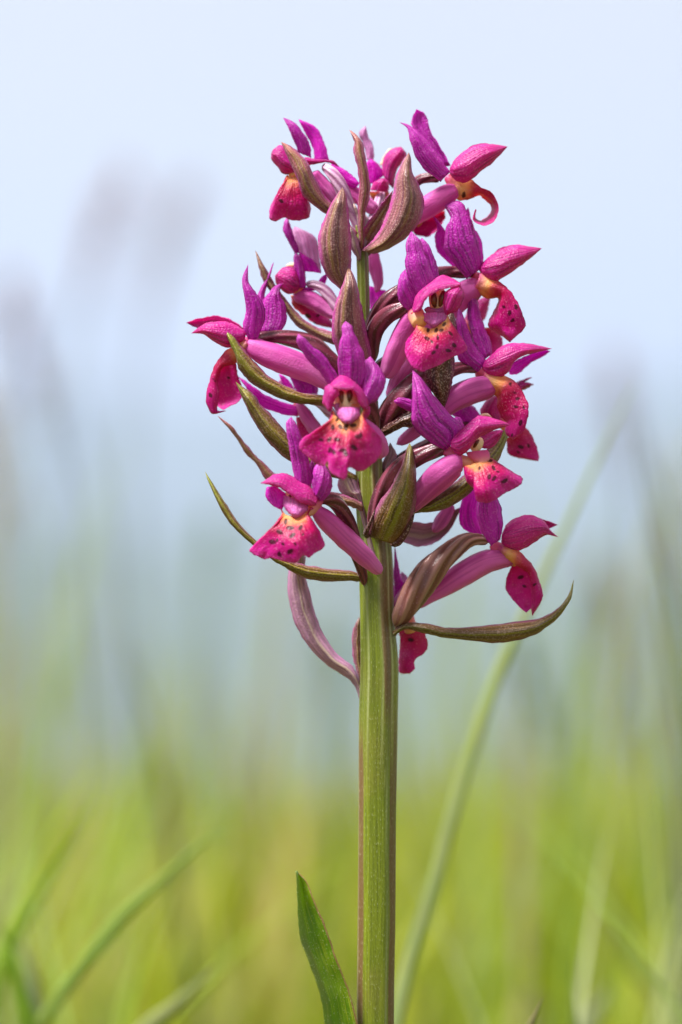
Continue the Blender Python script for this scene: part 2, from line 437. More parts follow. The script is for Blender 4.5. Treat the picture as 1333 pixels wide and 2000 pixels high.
def tag(o, label=None, cat=None, group=None, kind=None):
    for k, v in (('label', label), ('category', cat), ('group', group), ('kind', kind)):
        if v: o[k] = v
    return o

ROOT = np.array([unproj([[733, 3127, 0]])[0][0], 0.0, 0.0])
orchid = tag(empty('orchid', ROOT), 'upright orchid with magenta flowers on a thick ribbed olive green stem', 'orchid')

def build_stem():
    prof = [(3160, 727, 40), (2600, 730, 38.5), (2000, 733, 37), (1800, 735.5, 37.5), (1600, 737.5, 37.5), (1400, 740, 38.5), (1300, 742, 37.5),
            (1200, 737.5, 34), (1100, 735, 34), (1030, 730, 32), (950, 722, 28), (880, 722, 25), (800, 719, 22), (720, 716, 17),
            (640, 712, 12.5), (560, 710, 12), (500, 708, 12), (470, 705, 10), (440, 700, 6)]
    a = crom([(x, y, 0, r) for y, x, r in prof], 170)
    nseg = 64; V = []; UV = []; W = []; R_ = []
    for i, (x, y, d, r) in enumerate(a):
        for j in range(nseg):
            th = 2 * math.pi * j / nseg        # 0 = right, 90deg = towards the camera
            tw = 0.10 * math.sin(y * .004)
            deg = math.degrees(th + tw) % 360
            def ridge(c, w): return math.exp(-(((deg - c + 180) % 360 - 180) / w) ** 2)
            rib = .05 * ridge(162, 9) + .055 * ridge(64, 8) + .05 * ridge(20, 8) + .04 * ridge(118, 7) + .045 * ridge(215, 9) + .045 * ridge(265, 9) + .05 * ridge(320, 9)
            grow = .05 * ridge(48, 7) + .035 * ridge(148, 8) + .03 * ridge(92, 10)
            rr = r * (0.975 + rib - grow)
            V.append((x + rr * math.cos(th), y, d - rr * math.sin(th)))
            band = lambda a, b, s=8: max(0, min(1, (deg - a) / s + .5)) * max(0, min(1, (b - deg) / s + .5))
            up = max(0, min(1, (1560 - y) / 240)); up = up * up * (3 - 2 * up)
            wing = max(band(138, 205, 12) * (.92 - .75 * up), max(band(-20, 52, 12), band(345, 380)) * (.74 - .2 * up), band(40, 76, 14) * up * .8, band(250, 285))
            R_.append(min(1, up * (.9 * ridge(120, 3) + .8 * ridge(40, 3) + .8 * ridge(76, 2.5) + .5 * ridge(20, 3)) + .6 * ridge(62, 2.2) * (1 - up) + .7 * ridge(166, 4)))
            W.append(wing); UV.append((j / nseg, i / 169))
    V = unproj(np.array(V)) - ROOT
    n = 170
    F = [(i * nseg + j, i * nseg + (j + 1) % nseg, (i + 1) * nseg + (j + 1) % nseg, (i + 1) * nseg + j) for i in range(n - 1) for j in range(nseg)]
    F.append(tuple(range(nseg - 1, -1, -1))); F.append(tuple((n - 1) * nseg + j for j in range(nseg)))
    link('stem', V, F, M['stem'], orchid, UV, {'wing': W, 'rib': R_})
build_stem()

petal(orchid, 'leaf', M['leaf'], 'L', '830,3300 720,2800 480,2350 380,2020 340,1750 240,1450 140,1180 108,900 103,700',
      '1000,3300 960,2800 800,2350 700,2030 620,1700 500,1400 390,1080 290,850 200,620', '95,505',
      d=[-36, -46, -55, -60, -50], tilt=8, bulge=-14, keel=-8, T=5, nu=60, nv=21, rough=1.0)

def flower(crop, throat, d, mat='throat', **kw):
    return tube(orchid, 'flower', M[mat], crop, throat, d=d, **kw)
def sep(f, crop, L, R, tip, d, mat='sepal', **kw):
    kw.setdefault('bulge', 9); kw.setdefault('pleat', 1.3)
    return petal(f, 'sepal', M[mat], crop, L, R, tip, d, **kw)
def hood(f, crop, L, R, tip, d, mat='hood', **kw):
    kw.setdefault('bulge', 20); kw.setdefault('pleat', 1.0)
    return petal(f, 'hood_petal', M[mat], crop, L, R, tip, d, **kw)
def spur(f, crop, pts, d, mat='spur', **kw):
    kw.setdefault('ribs', 5); kw.setdefault('amp', .035); kw.setdefault('twist', .8)
    return tube(f, 'spur', M[mat], crop, pts, d=d, nseg=30, rough=1.1, **kw)
def ovary(f, crop, pts, d, mat='ovary', **kw):
    kw.setdefault('ribs', 6); kw.setdefault('twist', 2.2); kw.setdefault('amp', .09)
    return tube(f, 'ovary', M[mat], crop, pts, d=d, nseg=36, **kw)
def bract(crop, L, R, tip, d, mat='bract', **kw):
    kw.setdefault('bulge', 14); kw.setdefault('keel', 5); kw.setdefault('T', 3.2); kw.setdefault('pleat', 1.2)
    return petal(orchid, 'bract', M[mat], crop, L, R, tip, d, **kw)

# --- flower at the top right of the spike
f = flower('B', '500,640,34 560,700,50 640,740,40 720,755,20', [17, 12, 7, 7])
sep(f, 'B', '450,690 330,600 250,510 190,350 160,230', '535,600 470,520 380,400 300,310 190,205', '93,172', [-10, -24, -10])
sep(f, 'B', '470,560 330,350 240,260 195,190 215,110', '535,550 440,370 370,270 335,150 300,90', '240,60', [10, 22, 25], bulge=-8)
sep(f, 'B', '400,640 240,470 188,340 200,300', '480,600 400,450 300,330 240,280', '190,250', [25, 48, 50], 'sepal_bright')
hood(f, 'B', '535,560 580,480 700,390 800,357 900,362', '530,620 590,680 680,690 800,600 930,490', '1030,385', [-5, -20, -5])
hood(f, 'B', '535,570 600,490 700,395 800,362 900,370', '540,600 620,640 700,640 800,560 920,470', '1015,380', [30, 50, 25], bulge=-14)
lip_side(f, 'B', '520,620 640,660 720,675 800,735 900,790 950,900 930,1010 840,1068 770,1050 730,1010', '500,760 600,850 700,840 780,810 830,840 885,890 880,960 830,1010 790,1030 750,1000', '757,930',
         d=[5, 0, 0, 0], tilt=[5, 10, 25, 35, 30, 15], bulge=4, spots='650,800,20')
spur(f, 'B', '600,760,50 520,790,88 400,865,98 270,950,92 140,1030,70 40,1090,40', [0, 5, 15, 25, 30])
ovary(f, 'B', '450,660,36 340,655,42 240,690,44 100,850,42 -50,1050,40 -190,1260,36', [10, 20, 30, 25, 5])

# --- flower at the top left
f = flower('a', '760,800,40 640,900,90 520,1000,110 420,1080,80', [30, 30, 25, 15])
sep(f, 'a', '540,670 480,500 420,360 370,240 330,160', '770,770 760,600 700,430 580,270 450,150', '290,85', [22, 10, 20], bulge=8)
sep(f, 'a', '820,810 800,600 720,440 640,300 580,190', '1075,810 1020,600 950,430 880,290 730,180', '555,115', [40, 46, 40], 'sepal_bright')
hood(f, 'a', '520,1030 420,1050 280,1030 180,900 100,790', '500,850 420,720 330,600 250,550 150,600', '95,690', [20, 15, 30])
hood(f, 'a', '650,760 800,785 1000,800 1150,830', '740,880 850,870 1000,845 1100,860', '1240,920', [8, 12, 20], 'hood', bulge=10)
sep(f, 'A', '640,505 720,550 790,600 850,640', '690,600 740,680 800,720 860,745', '900,700', [40, 30, 25], 'sepal_bright')
lip_fan(f, 'a', '350,1060 400,1090 450,1100 520,1085 570,1120', '300,1180 290,1270 200,1370 100,1530 55,1680 65,1800 150,1840 260,1800 330,1770 430,1825 560,1825 700,1800 755,1680 750,1560 680,1480 620,1350',
        [15, 10, 20], [30, 18, 10, 15, 40], bulge=25, spots='260,1500,30')
spur(f, 'A', '500,600,40 560,690,62 640,780,64 700,870,50', [5, 10, 10, 10])
ovary(f, 'A', '580,545,30 660,610,50 730,720,58 800,880,52 870,1040,44 910,1180,36', [15, 0, 0, 5, 5], 'ovary_pale')

# --- flower behind the spike top
f = flower('b', '640,900,40 720,960,70 760,1040,60', [75, 80, 90])
sep(f, 'b', '510,540 480,400 450,300 410,200', '600,570 605,400 575,310 530,230', '495,105', [85, 92, 90], 'sepal_pale')
sep(f, 'b', '520,860 512,700 512,600', '640,840 720,740 660,600', '555,525', [80, 75, 80], 'sepal_bright')
hood(f, 'b', '700,700 740,520 830,420 890,385', '850,930 900,700 980,560 1020,470', '960,380', [85, 80, 90])
hood(f, 'b', '560,940 600,850 680,800', '800,970 810,900 790,830', '740,785', [70, 60, 66])
petal(f, 'hood_petal', M['cream'], 'b', '680,620 730,500 790,420', '740,600 780,500 830,430', '840,405', d=92, bulge=5)
lip_side(f, 'b', '540,960 580,1050 600,1150', '800,980 760,1080 680,1180', '640,1260', d=[85, 95, 90], spots='')
spur(f, 'A', '700,690,30 780,745,56 870,805,66 960,870,62 1050,950,52', [40, 40, 35, 30])
ovary(f, 'b', '720,960,50 640,1150,60 560,1400,50 470,1700,40', [80, 50, 25, 5], 'ovary_pale')

# --- flower behind, lip showing under the top right spur
f = flower('p', '790,420,12 810,425,16 825,432,14', [90, 95, 100])
lip_side(f, 'B', '480,935 300,1020 200,1085', '490,1000 420,1110 340,1165', '230,1150', d=[95, 85, 100], bulge=-14, rad0=.5)
spur(f, 'D', '1080,-40,30 1130,100,66 1160,300,88 1195,480,66 1165,610,24', [70, 60, 55, 55])
sep(f, 'D', '1080,520 1080,760', '1200,560 1310,650', '1120,980', [75, 70, 60], 'sepal_bright')
hood(f, 'p', '790,420 800,400 830,385', '800,440 830,430 850,410', '860,392', [100, 115, 110])
ovary(f, 'p', '785,425,8 760,440,10 730,470,10 712,500,8', [85, 60, 25, 5], 'ovary')

# --- flower at the upper left, seen from its back
f = flower('f', '760,920,60 680,960,80 620,1020,70', [55, 50, 48])
sep(f, 'f', '640,500 560,340 500,220 490,140', '700,490 670,370 640,280 600,180', '545,10', [50, 44, 50])
sep(f, 'f', '700,500 640,350 605,230', '985,740 960,520 900,280', '640,150', [60, 66, 72], 'sepal_pale', bulge=14)
sep(f, 'f', '740,720 690,580', '1000,760 900,600', '700,480', [55, 50, 52], 'sepal_bright')
sep(f, 'f', '690,950 640,760 625,600', '780,950 780,760 740,600', '650,470', [45, 38, 48])
hood(f, 'f', '690,970 600,1035 500,1000 400,900', '690,860 680,760 630,690 500,680', '385,790', [42, 32, 45])
petal(f, 'hood_petal', M['cream'], 'f', '640,690 560,690', '640,620 580,620', '530,660', d=52, bulge=8)
sep(f, 'f', '700,960 900,900 1000,800', '740,1000 960,960 1050,860', '1060,760', [52, 50, 40], 'sepal_bright')
spur(f, 'f', '620,1030,50 700,1060,90 850,1100,110 1000,1190,105 1130,1290,70 1230,1360,40', [50, 48, 42, 30, 20])
ovary(f, 'f', '780,900,36 900,905,55 1020,970,76 1110,1090,76 1190,1220,60 1400,1400,50 1560,1560,40', [50, 40, 32, 25, 15, 5], 'ovary_pale')
lip_side(f, 'f', '590,1040 620,1180 740,1290 900,1410', '700,1060 760,1150 900,1200 1060,1280', '1160,1480', d=[60, 75, 85, 70], rad0=.3, spots='820,1310,26 940,1310,18 900,1420,24')

# --- second flower down on the right
f = flower('E', '780,330,26 830,375,50 890,420,46 940,450,22', [17, 12, 7, 7])
sep(f, 'p', '912,545 885,512 868,485 871,445 880,425', '943,522 938,480 928,452 917,420 897,393', '866,398', [-8, -20, -12, 0], bulge=12)
sep(f, 'p', '890,525 858,495 850,465 855,445', '920,525 890,490 874,468 870,450', '843,416', [25, 42, 40], 'sepal_bright')
sep(f, 'p', '920,520 905,470 900,430', '945,515 940,470 925,440', '915,405', [15, 28, 30], 'sepal_bright')
hood(f, 'E', '850,265 900,215 980,155 1080,134 1180,145', '828,310 870,362 940,386 1040,330 1150,250', '1258,158', [-6, -22, -6])
hood(f, 'E', '850,270 900,220 980,160 1080,138 1180,150', '840,300 880,340 950,350 1050,300 1150,230', '1245,165', [28, 48, 25], bulge=-14)
lip_side(f, 'E', '800,440 880,500 962,505 920,600 890,680 925,722', '840,310 930,362 1010,420 1070,490 1125,600 1142,700', '1040,800', d=[-5, -10, -15, -10], tilt=[0, -10, -25, -25, -10], bulge=20,
         spots='1080,560,14 1040,600,14 1060,650,12 1000,560,10')
spur(f, 'E', '850,420,50 780,440,85 690,500,88 560,640,80 420,850,70 300,1020,60 200,1200,40', [0, 10, 20, 15, 0, -15, -15])
ovary(f, 'E', '800,320,28 720,325,38 620,320,42 480,350,46 330,430,52 200,520,55 110,640,45 60,760,35', [5, 10, 12, -20, -45, -50, -30, -10])

# --- front flower right of the stem
f = flower('E', '380,560,40 400,620,60 430,680,50', [-105, -125, -145])
sep(f, 'E', '420,520 350,380 322,280 326,190 332,110', '540,430 510,330 480,250 450,180 420,100', '365,40', [-125, -135, -128, -118], bulge=10)
sep(f, 'E', '500,420 470,260 440,160 424,110', '548,400 546,300 520,220 485,140', '436,86', [-112, -108, -100])
sep(f, 'E', '370,605 300,545 272,470 274,390 290,340', '440,540 400,450 370,400 350,360 335,325', '325,300', [-118, -128, -105], bulge=14)
sheet(f, 'hood_petal', M['hood'], np.column_stack([P('E', '376,606 430,580 462,510 520,458 600,437 650,430 702,412'), [-168, -172, -172, -170, -168, -166, -164]]),
      np.column_stack([P('E', '372,570 385,500 430,430 500,380 570,345 640,358 702,400'), [-130, -128, -126, -122, -122, -126, -140]]), bulge=14, nu=40)
hood(f, 'E', '592,600 582,530 600,460 640,428', '612,618 682,580 722,510 730,466', '700,416', [-145, -160, -150], bulge=14)
col_ = tube(f, 'column', M['cream'], 'E', '545,400,40 540,470,52 535,530,50 530,580,36', d=[-118, -125, -128, -134])
tube(col_, 'anther', M['anther'], 'E', '522,455,10 518,500,22 520,540,18 528,566,8', d=[-146, -148, -148, -144], n=14, nseg=10)
tube(col_, 'anther', M['anther'], 'E', '590,445,14 580,490,24 568,530,18 556,560,8', d=[-146, -148, -148, -144], n=14, nseg=10)
petal(f, 'throat_wall', M['tongue'], 'E', '450,575 480,560 520,570', '470,600 520,600 590,600', '600,560', d=[-130, -138, -132], bulge=4)
petal(f, 'throat_wall', M['tongue'], 'E', '425,600 450,650 490,690', '615,600 600,645 545,690', '515,708', d=[-136, -150, -150], bulge=14, nv=17)
lip_fan(f, 'E', '372,590 400,655 425,688 455,700 485,703 512,707 535,695 560,680 585,655 605,640 614,615',
        '358,615 406,705 345,775 318,850 345,930 430,1003 540,965 645,903 742,850 700,755 617,670', [-140, -146, -148, -146, -138], [-132, -150, -192, -150, -132],
        spots='480,715,13 535,722,13 570,720,11 590,680,12 470,778,15 545,775,12 540,835,12 515,872,13 505,800,9 615,858,14 655,822,12 632,742,13', bulge=16)
spur(f, 'p', '812,610,14 800,632,21 782,672,23 765,712,20 752,738,12', [-110, -100, -85, -70, -60])
ovary(f, 'd', '520,230,60 420,270,85 250,340,105 110,480,105 50,650,95 40,800,80 20,950,60', [-110, -105, -90, -70, -45, -25, -10])

# --- third flower down on the right
f = flower('G', '700,240,28 740,310,50 820,375,50 900,390,24', [7, 2, -2, -4])
sep(f, 'E', '820,1010 700,935 672,840 668,700 676,620', '880,930 810,830 765,740 735,660 712,600', '690,565', [-20, -32, -22], bulge=10)
sep(f, 'E', '850,930 780,760 752,640 748,560 756,480', '920,885 902,780 862,690 832,580 815,480', '786,418', [-5, 8, 5], bulge=10)
hood(f, 'G', '740,200 800,140 880,70 960,40 1080,42 1180,60', '735,245 790,302 850,316 930,280 1000,180 1120,125', '1285,85', [-20, -34, -18])
hood(f, 'G', '940,240 985,190 1060,150 1150,120 1230,98', '950,292 1010,288 1070,240 1140,185 1210,150', '1272,105', [10, 28, 15], 'sepal_bright', bulge=-8)
lip_side(f, 'G', '740,330 800,420 858,470 853,540 880,620 922,662 915,720 930,770', '760,250 900,290 1000,350 1092,490 1102,590 1085,680 1045,755', '980,798', d=[-20, -30, -38, -30], tilt=[0, -10, -20, -20, -10], bulge=16,
         spots='960,370,12 990,430,13 1015,480,13 1005,545,14 1065,550,10 1040,670,16 975,765,9')
spur(f, 'G', '860,380,50 780,385,92 650,420,102 520,480,98 420,560,82 300,660,62 180,760,52 60,840,40', [-15, -20, -25, -30, -30, -20, -5, 5])
ovary(f, 'p', '938,722,8 905,718,11 862,728,18 822,748,25 785,782,27 758,815,22 738,845,12', [-12, -22, -40, -55, -55, -40, -20])

# --- flower on the left
f = flower('C', '560,740,36 500,790,54 440,850,46 390,890,22', [-3, -6, -3, 2])
hood(f, 'C', '525,670 470,640 380,600 280,600 180,630', '515,745 450,792 370,803 280,760 190,698', '98,690', [-20, -34, -18])
hood(f, 'C', '510,650 420,588 300,553 170,570', '490,720 350,720 230,690 130,645', '57,607', [10, 22, 10], bulge=-10)
sep(f, 'C', '545,735 503,640 528,520 510,380 499,260', '622,735 672,600 672,480 600,360 548,285', '545,148', [-25, -36, -30], bulge=12)
sep(f, 'C', '560,690 590,500 625,375 660,310 700,240', '640,690 672,480 682,360 705,280 730,200', '746,132', [5, 22, 25])
sep(f, 'C', '640,680 650,560 665,440 720,350 775,308', '800,680 847,600 842,480 800,385 800,325', '822,300', [0, 10, 12], bulge=12)
spur(f, 'C', '520,770,40 590,805,78 720,865,102 900,930,106 1050,1000,88 1180,1100,52 1270,1165,28', [-22, -28, -32, -34, -32, -26])
ovary(f, 'C', '570,735,28 660,722,44 780,718,52 920,740,64 1060,790,72 1180,890,68 1290,1000,58 1420,1080,44', [-15, -14, -12, -10, -8, -6, 0])
petal(f, 'throat_wall', M['throat'], 'C', '530,740 460,785 400,830', '545,795 490,860 450,920', d=[-14, -16, -10], bulge=10)
lip_side(f, 'C', '530,735 440,785 350,850 285,940 245,1060 216,1160 224,1270 262,1323', '545,800 480,880 430,930 340,965 312,1060 322,1160 306,1250 305,1300', '372,1302', d=[-28, -30, -26, -26, -20], bulge=10, rad0=.02, spots='250,1180,14 275,1060,10')
lip_side(f, 'C', '325,930 285,1060 295,1160 290,1250', '450,920 468,1020 495,1150 472,1225', '350,1295', d=[0, 10, 12, 0], bulge=-10, rad0=.62, spots='390,1040,10')

# --- large front flower
f = flower('F', '720,780,120 720,900,150 720,1030,150 725,1150,110', [-170, -185, -200, -212])
sep(f, 'F', '640,780 612,580 608,430 628,300 655,200 648,110', '900,840 935,650 922,480 880,340 805,190 778,105', '700,45', [-185, -196, -192, -184], bulge=12)
sep(f, 'F', '500,820 400,660 280,540 160,370 118,270', '640,760 540,580 430,430 320,350 230,260', '140,195', [-190, -204, -205], bulge=10)
sep(f, 'F', '890,920 900,740 915,620 928,520', '960,1045 1085,960 1165,800 1168,690', '990,460', [-185, -178, -150], bulge=16)
sheet(f, 'hood_petal', M['hood'], np.column_stack([P('F', '560,830 610,850 690,862 780,860 835,940 865,1030 922,1092'), [-246, -250, -250, -248, -244, -240, -232]]),
      np.column_stack([P('F', '520,790 590,720 680,686 790,750 890,840 955,960 968,1055'), [-205, -200, -198, -200, -205, -208, -212]]), bulge=16, nu=44, nv=17)
sheet(f, 'hood_petal', M['hood'], np.column_stack([P('F', '600,840 622,900 585,960 552,1040 530,1112'), [-244, -246, -240, -235, -230]]),
      np.column_stack([P('F', '545,785 455,830 438,900 434,1000 480,1095'), [-212, -212, -214, -212, -216]]), bulge=14, nu=30, nv=17, rough=3)
col_ = tube(f, 'column', M['cream'], 'F', '700,830,90 695,930,120 720,1010,130 745,1075,90', d=[-195, -205, -210, -218])
tube(col_, 'anther', M['anther'], 'F', '640,860,22 650,920,34 658,980,28 664,1030,10', d=[-226, -230, -232, -230], n=14, nseg=12)
tube(col_, 'anther', M['anther'], 'F', '745,860,26 748,910,38 744,960,30 738,1004,10', d=[-226, -230, -232, -230], n=14, nseg=12)
tube(col_, 'stigma', M['cream'], 'F', '695,890,18 697,960,26 700,1030,44 730,1055,60', d=[-230, -233, -230, -224], n=14, nseg=12)
petal(f, 'throat_wall', M['tongue'], 'F', '545,1040 560,1080 590,1140', '640,1010 620,1050 640,1120', '640,1190', d=[-222, -226, -230], bulge=6)
petal(f, 'throat_wall', M['tongue'], 'F', '590,1070 605,1150 650,1220', '880,1065 872,1140 825,1212', '725,1262', d=[-225, -244, -244], bulge=20, nv=21)
lip_fan(f, 'F', '552,1105 590,1170 640,1215 690,1250 730,1260 790,1240 840,1200 890,1130 930,1060',
        '522,1130 500,1250 350,1350 185,1445 158,1560 250,1655 430,1762 482,1695 520,1830 690,1918 728,1800 762,1775 870,1818 1060,1700 1132,1560 1110,1420 1000,1320 908,1250 985,1150 985,1050',
        [-230, -238, -242, -238, -226], [-226, -226, -222, -262, -288, -262, -226, -216, -222], bulge=20,
        spots='640,1295,26 700,1310,30 720,1275,22 790,1280,28 550,1300,24 510,1445,26 600,1450,26 410,1450,22 520,1570,26 560,1595,24 655,1575,26 700,1605,30 800,1540,30 855,1410,30 880,1395,22 600,1210,20', nu=110, nv=44)
spur(f, 'F', '800,1180,70 900,1300,110 1020,1430,135 1090,1560,120 1110,1660,70', [-215, -200, -180, -160, -150])
ovary(f, 'F', '740,760,60 850,860,90 960,1000,95 1010,1200,90 1000,1500,80 980,1700,60', [-165, -140, -110, -80, -50, -20])

# --- fourth flower down on the right
f = flower('G', '440,850,28 480,910,48 560,965,50 650,985,42 700,985,20', [-100, -108, -114, -120, -123])
sep(f, 'G', '440,890 300,805 190,690 178,560 183,400', '520,810 585,712 490,610 370,470 270,330', '188,255', [-115, -130, -118], bulge=16, pleat=2.2)
sep(f, 'G', '230,610 120,562 62,528', '230,510 140,478 80,476', '40,498', [-92, -100, -100])
sep(f, 'G', '480,800 490,720 500,650', '580,740 590,690 570,640', '540,620', [-105, -92, -85])
hood(f, 'G', '495,800 580,710 680,630 720,612 850,640', '490,870 550,932 625,890 690,805 800,740', '958,685', [-125, -146, -130])
hood(f, 'G', '700,800 740,760 800,735 850,725', '725,865 790,875 852,825 888,785', '900,730', [-112, -102, -110], bulge=10)
petal(f, 'hood_petal', M['cream'], 'G', '700,625 740,600 780,598', '710,635 760,625 800,625', '812,630', d=[-108, -106, -108], bulge=6)
col_ = tube(f, 'column', M['cream'], 'G', '650,880,40 690,850,45 715,810,34 720,790,14', d=[-118, -122, -124, -122], n=18)
tube(col_, 'anther', M['anther'], 'G', '668,870,8 690,830,14 712,800,8', d=[-134, -136, -134], n=10, nseg=8)
petal(f, 'throat_wall', M['throat'], 'G', '610,900 640,950 690,985', '780,880 795,930 790,965', '760,985', d=[-128, -138, -142], bulge=8)
lip_fan(f, 'G', '600,1010 650,1000 690,985 730,972 770,958 800,950', '590,1030 597,1085 625,1150 680,1200 685,1275 760,1302 820,1290 870,1252 950,1212 1040,1155 1048,1105 1000,1075 900,1010 815,955',
        [-138, -146, -142, -132], [-136, -155, -186, -168, -125, -110], bulge=20,
        spots='685,930,12 740,945,10 795,970,15 825,1030,16 830,1110,18 790,1100,16 910,1130,18 715,1030,12 860,1060,9', nu=80)
spur(f, 'G', '590,990,55 520,1000,92 400,1090,110 290,1200,96 210,1300,66 150,1370,36', [-122, -118, -105, -85, -65, -50])
ovary(f, 'I', '1190,210,50 1080,230,78 900,290,98 700,390,108 530,560,114 400,800,112 320,1040,92 300,1230,60', [-108, -100, -90, -80, -70, -60, -48, -40])

# --- front flower low on the left
f = flower('H', '960,680,36 930,720,48 880,775,44 830,810,24', [-150, -158, -168, -176])
sep(f, 'H', '770,560 745,400 724,280 708,180 704,100', '900,600 892,480 862,340 822,220 782,110', '742,55', [-150, -160, -152], bulge=10)
sep(f, 'H', '900,620 908,520 918,440', '970,710 1035,640 1056,540', '980,380', [-160, -168, -150], bulge=12)
sep(f, 'H', '870,560 880,480 885,420', '920,560 925,480 920,420', '900,385', [-145, -138, -130])
sheet(f, 'hood_petal', M['hood'], np.column_stack([P('H', '513,566 600,582 690,622 780,690 860,730 925,738'), [-186, -192, -198, -198, -192, -180]]),
      np.column_stack([P('H', '513,562 590,508 680,488 780,530 880,580 950,680'), [-178, -165, -158, -155, -155, -158]]), bulge=14, nu=36)
hood(f, 'H', '552,595 548,670 600,740', '620,590 700,640 695,710', '670,768', [-160, -166, -170], 'sepal_bright', bulge=10)
col_ = tube(f, 'column', M['cream'], 'H', '740,600,40 750,660,50 775,710,42 790,740,24', d=[-155, -162, -168, -172], n=16)
tube(col_, 'anther', M['anther'], 'H', '728,650,8 738,690,15 748,712,8', d=[-178, -180, -178], n=10, nseg=8)
tube(col_, 'anther', M['anther'], 'H', '770,660,8 780,690,15 790,705,8', d=[-182, -184, -182], n=10, nseg=8)
petal(f, 'throat_wall', M['tongue'], 'H', '680,650 685,740 730,800', '875,725 860,775 815,815', '778,832', d=[-172, -188, -190], bulge=14, nv=17)
lip_fan(f, 'H', '668,765 700,800 740,808 775,830 800,822 835,790 885,742',
        '662,765 672,822 600,900 520,985 432,1060 440,1097 520,1140 600,1140 730,1172 790,1166 830,1120 880,1132 920,1100 990,1060 985,990 940,900 872,835 930,765',
        [-176, -186, -190, -176], [-176, -184, -190, -228, -222, -180, -166], bulge=20,
        spots='700,860,17 735,910,19 655,940,20 755,965,19 815,905,15 600,1015,20 680,1030,12 655,1108,19 735,1085,20 775,1030,11 640,1000,10 830,960,9', nu=90, nv=40)
spur(f, 'p', '612,992,10 624,1003,15 642,1020,19.5 680,1056,20 715,1088,18 734,1108,13 745,1120,7', [-160, -150, -138, -122, -108, -98, -92])
ovary(f, 'p', '622,978,8 640,974,12 660,985,14 677,1015,15 688,1050,15 700,1085,14 708,1120,9 712,1145,6', [-150, -140, -120, -95, -70, -52, -40, -30])

# --- lowest flower on the right
f = flower('J', '740,370,28 780,410,48 860,455,44 920,480,20', [-3, -8, -8, -6])
sep(f, 'J', '735,385 668,290 638,180 646,90 660,20', '792,345 808,240 798,150 778,80 755,20', '720,-70', [-25, -36, -25], bulge=10)
sep(f, 'J', '600,310 535,255 528,170 550,80', '680,310 660,230 650,150 655,70', '600,-40', [20, 34, 35], 'sepal_bright')
hood(f, 'J', '806,300 840,240 920,196 1000,190 1075,225 1115,285', '800,370 850,412 910,422 1000,372 1080,320 1130,322', '1168,328', [-20, -34, -20])
hood(f, 'J', '820,300 920,205 1000,194 1075,214', '840,360 950,380 1050,320 1105,280', '1165,250', [15, 28, 10], bulge=-8)
petal(f, 'throat_wall', M['throat'], 'J', '760,420 820,490 860,515 890,520', '800,372 860,395 900,415 925,440', d=[-14, -16, -14, -8], bulge=10)
lip_side(f, 'J', '870,505 834,600 838,690 895,762', '950,500 1000,590 1022,680 1025,760', '960,822', d=[4, 14, 10, 2], bulge=-10, rad0=.62, spots='925,590,14 950,650,9')
lip_side(f, 'J', '795,425 880,510 965,560 994,650 992,740', '810,382 915,420 1012,530 1054,640 1068,735', '1000,842', d=[-26, -28, -28, -22, -8], bulge=10, rad0=.02, spots='1015,640,9')
spur(f, 'J', '900,470,40 830,465,62 700,490,76 560,565,80 430,650,66 320,725,44 250,790,24', [-12, -10, -5, 5, 12, 16])
ovary(f, 'J', '720,362,22 640,345,38 560,360,50 450,440,68 340,550,86 240,690,82 160,820,66 100,910,34', [-18, -20, -24, -30, -34, -36, -34, -28], 'ovary_brown', amp=.13, twist=3.0)

# --- rear flower at the right, half hidden
f = flower('G', '820,600,30 900,660,50 980,760,50', [70, 75, 80])
hood(f, 'G', '960,390 1010,352 1060,330', '990,400 1040,370 1090,335', '1128,312', [75, 70, 75])
hood(f, 'G', '960,420 1010,375 1060,350', '1000,440 1060,410 1100,392', '1142,368', [68, 60, 68])
hood(f, 'G', '790,650 720,590 740,530 800,470', '890,650 905,600 905,520 895,470', '870,440', [75, 65, 72])
sep(f, 'G', '640,720 540,640 485,590 540,555', '740,700 720,620 700,580 680,550', '640,525', [60, 52, 60], 'sepal')
lip_side(f, 'G', '920,800 930,850 940,912 1000,942 1080,955', '1060,690 1130,770 1160,840 1178,905 1182,950', '1178,970', d=[80, 72, 80], bulge=14, rad0=.36, spots='1040,860,16 1100,850,12 1020,900,10')
spur(f, 'J', '470,120,34 440,180,44 400,240,46 358,300,20', [50, 40, 35, 35])
ovary(f, 'p', '960,810,8 900,840,12 840,870,14 780,900,12 745,930,9', [70, 50, 30, 15, 5], 'ovary')

# --- rear flower behind the right-hand flowers, its lip showing between them
f = flower('p', '880,640,12 915,640,16 945,648,12', [95, 100, 100])
lip_side(f, 'p', '940,640 948,665 955,690', '968,640 982,662 980,690', '968,712', d=[100, 96, 100], rad0=.4)
hood(f, 'p', '905,630 915,600 935,585', '930,640 950,620 955,600', '958,578', [105, 112, 110])
ovary(f, 'p', '890,640,8 840,660,10 780,690,11 730,720,9', [95, 70, 35, 5], 'ovary')

# --- rear flower low behind the stem
f = flower('J', '150,720,40 190,860,44 215,960,44', [45, 55, 60])
sep(f, 'J', '90,760 100,650 96,560', '165,720 168,640 140,570', '106,390', [50, 44, 48])
sep(f, 'J', '120,720 150,640 140,580', '210,700 210,640 190,590', '150,555', [60, 62, 60], 'sepal_pale')
lip_side(f, 'J', '130,920 138,1020 132,1130 136,1210', '300,930 316,1060 236,1130 232,1190', '200,1218', d=[62, 52, 56], tilt=[0, -8, -8], bulge=10, rad0=.36, spots='210,1000,14')
spur(f, 'J', '215,600,28 180,680,42 130,770,42 90,850,30', [40, 35, 25, 15])
ovary(f, 'J', '160,740,30 110,900,32 50,1050,30', [45, 30, 15], 'ovary_brown')

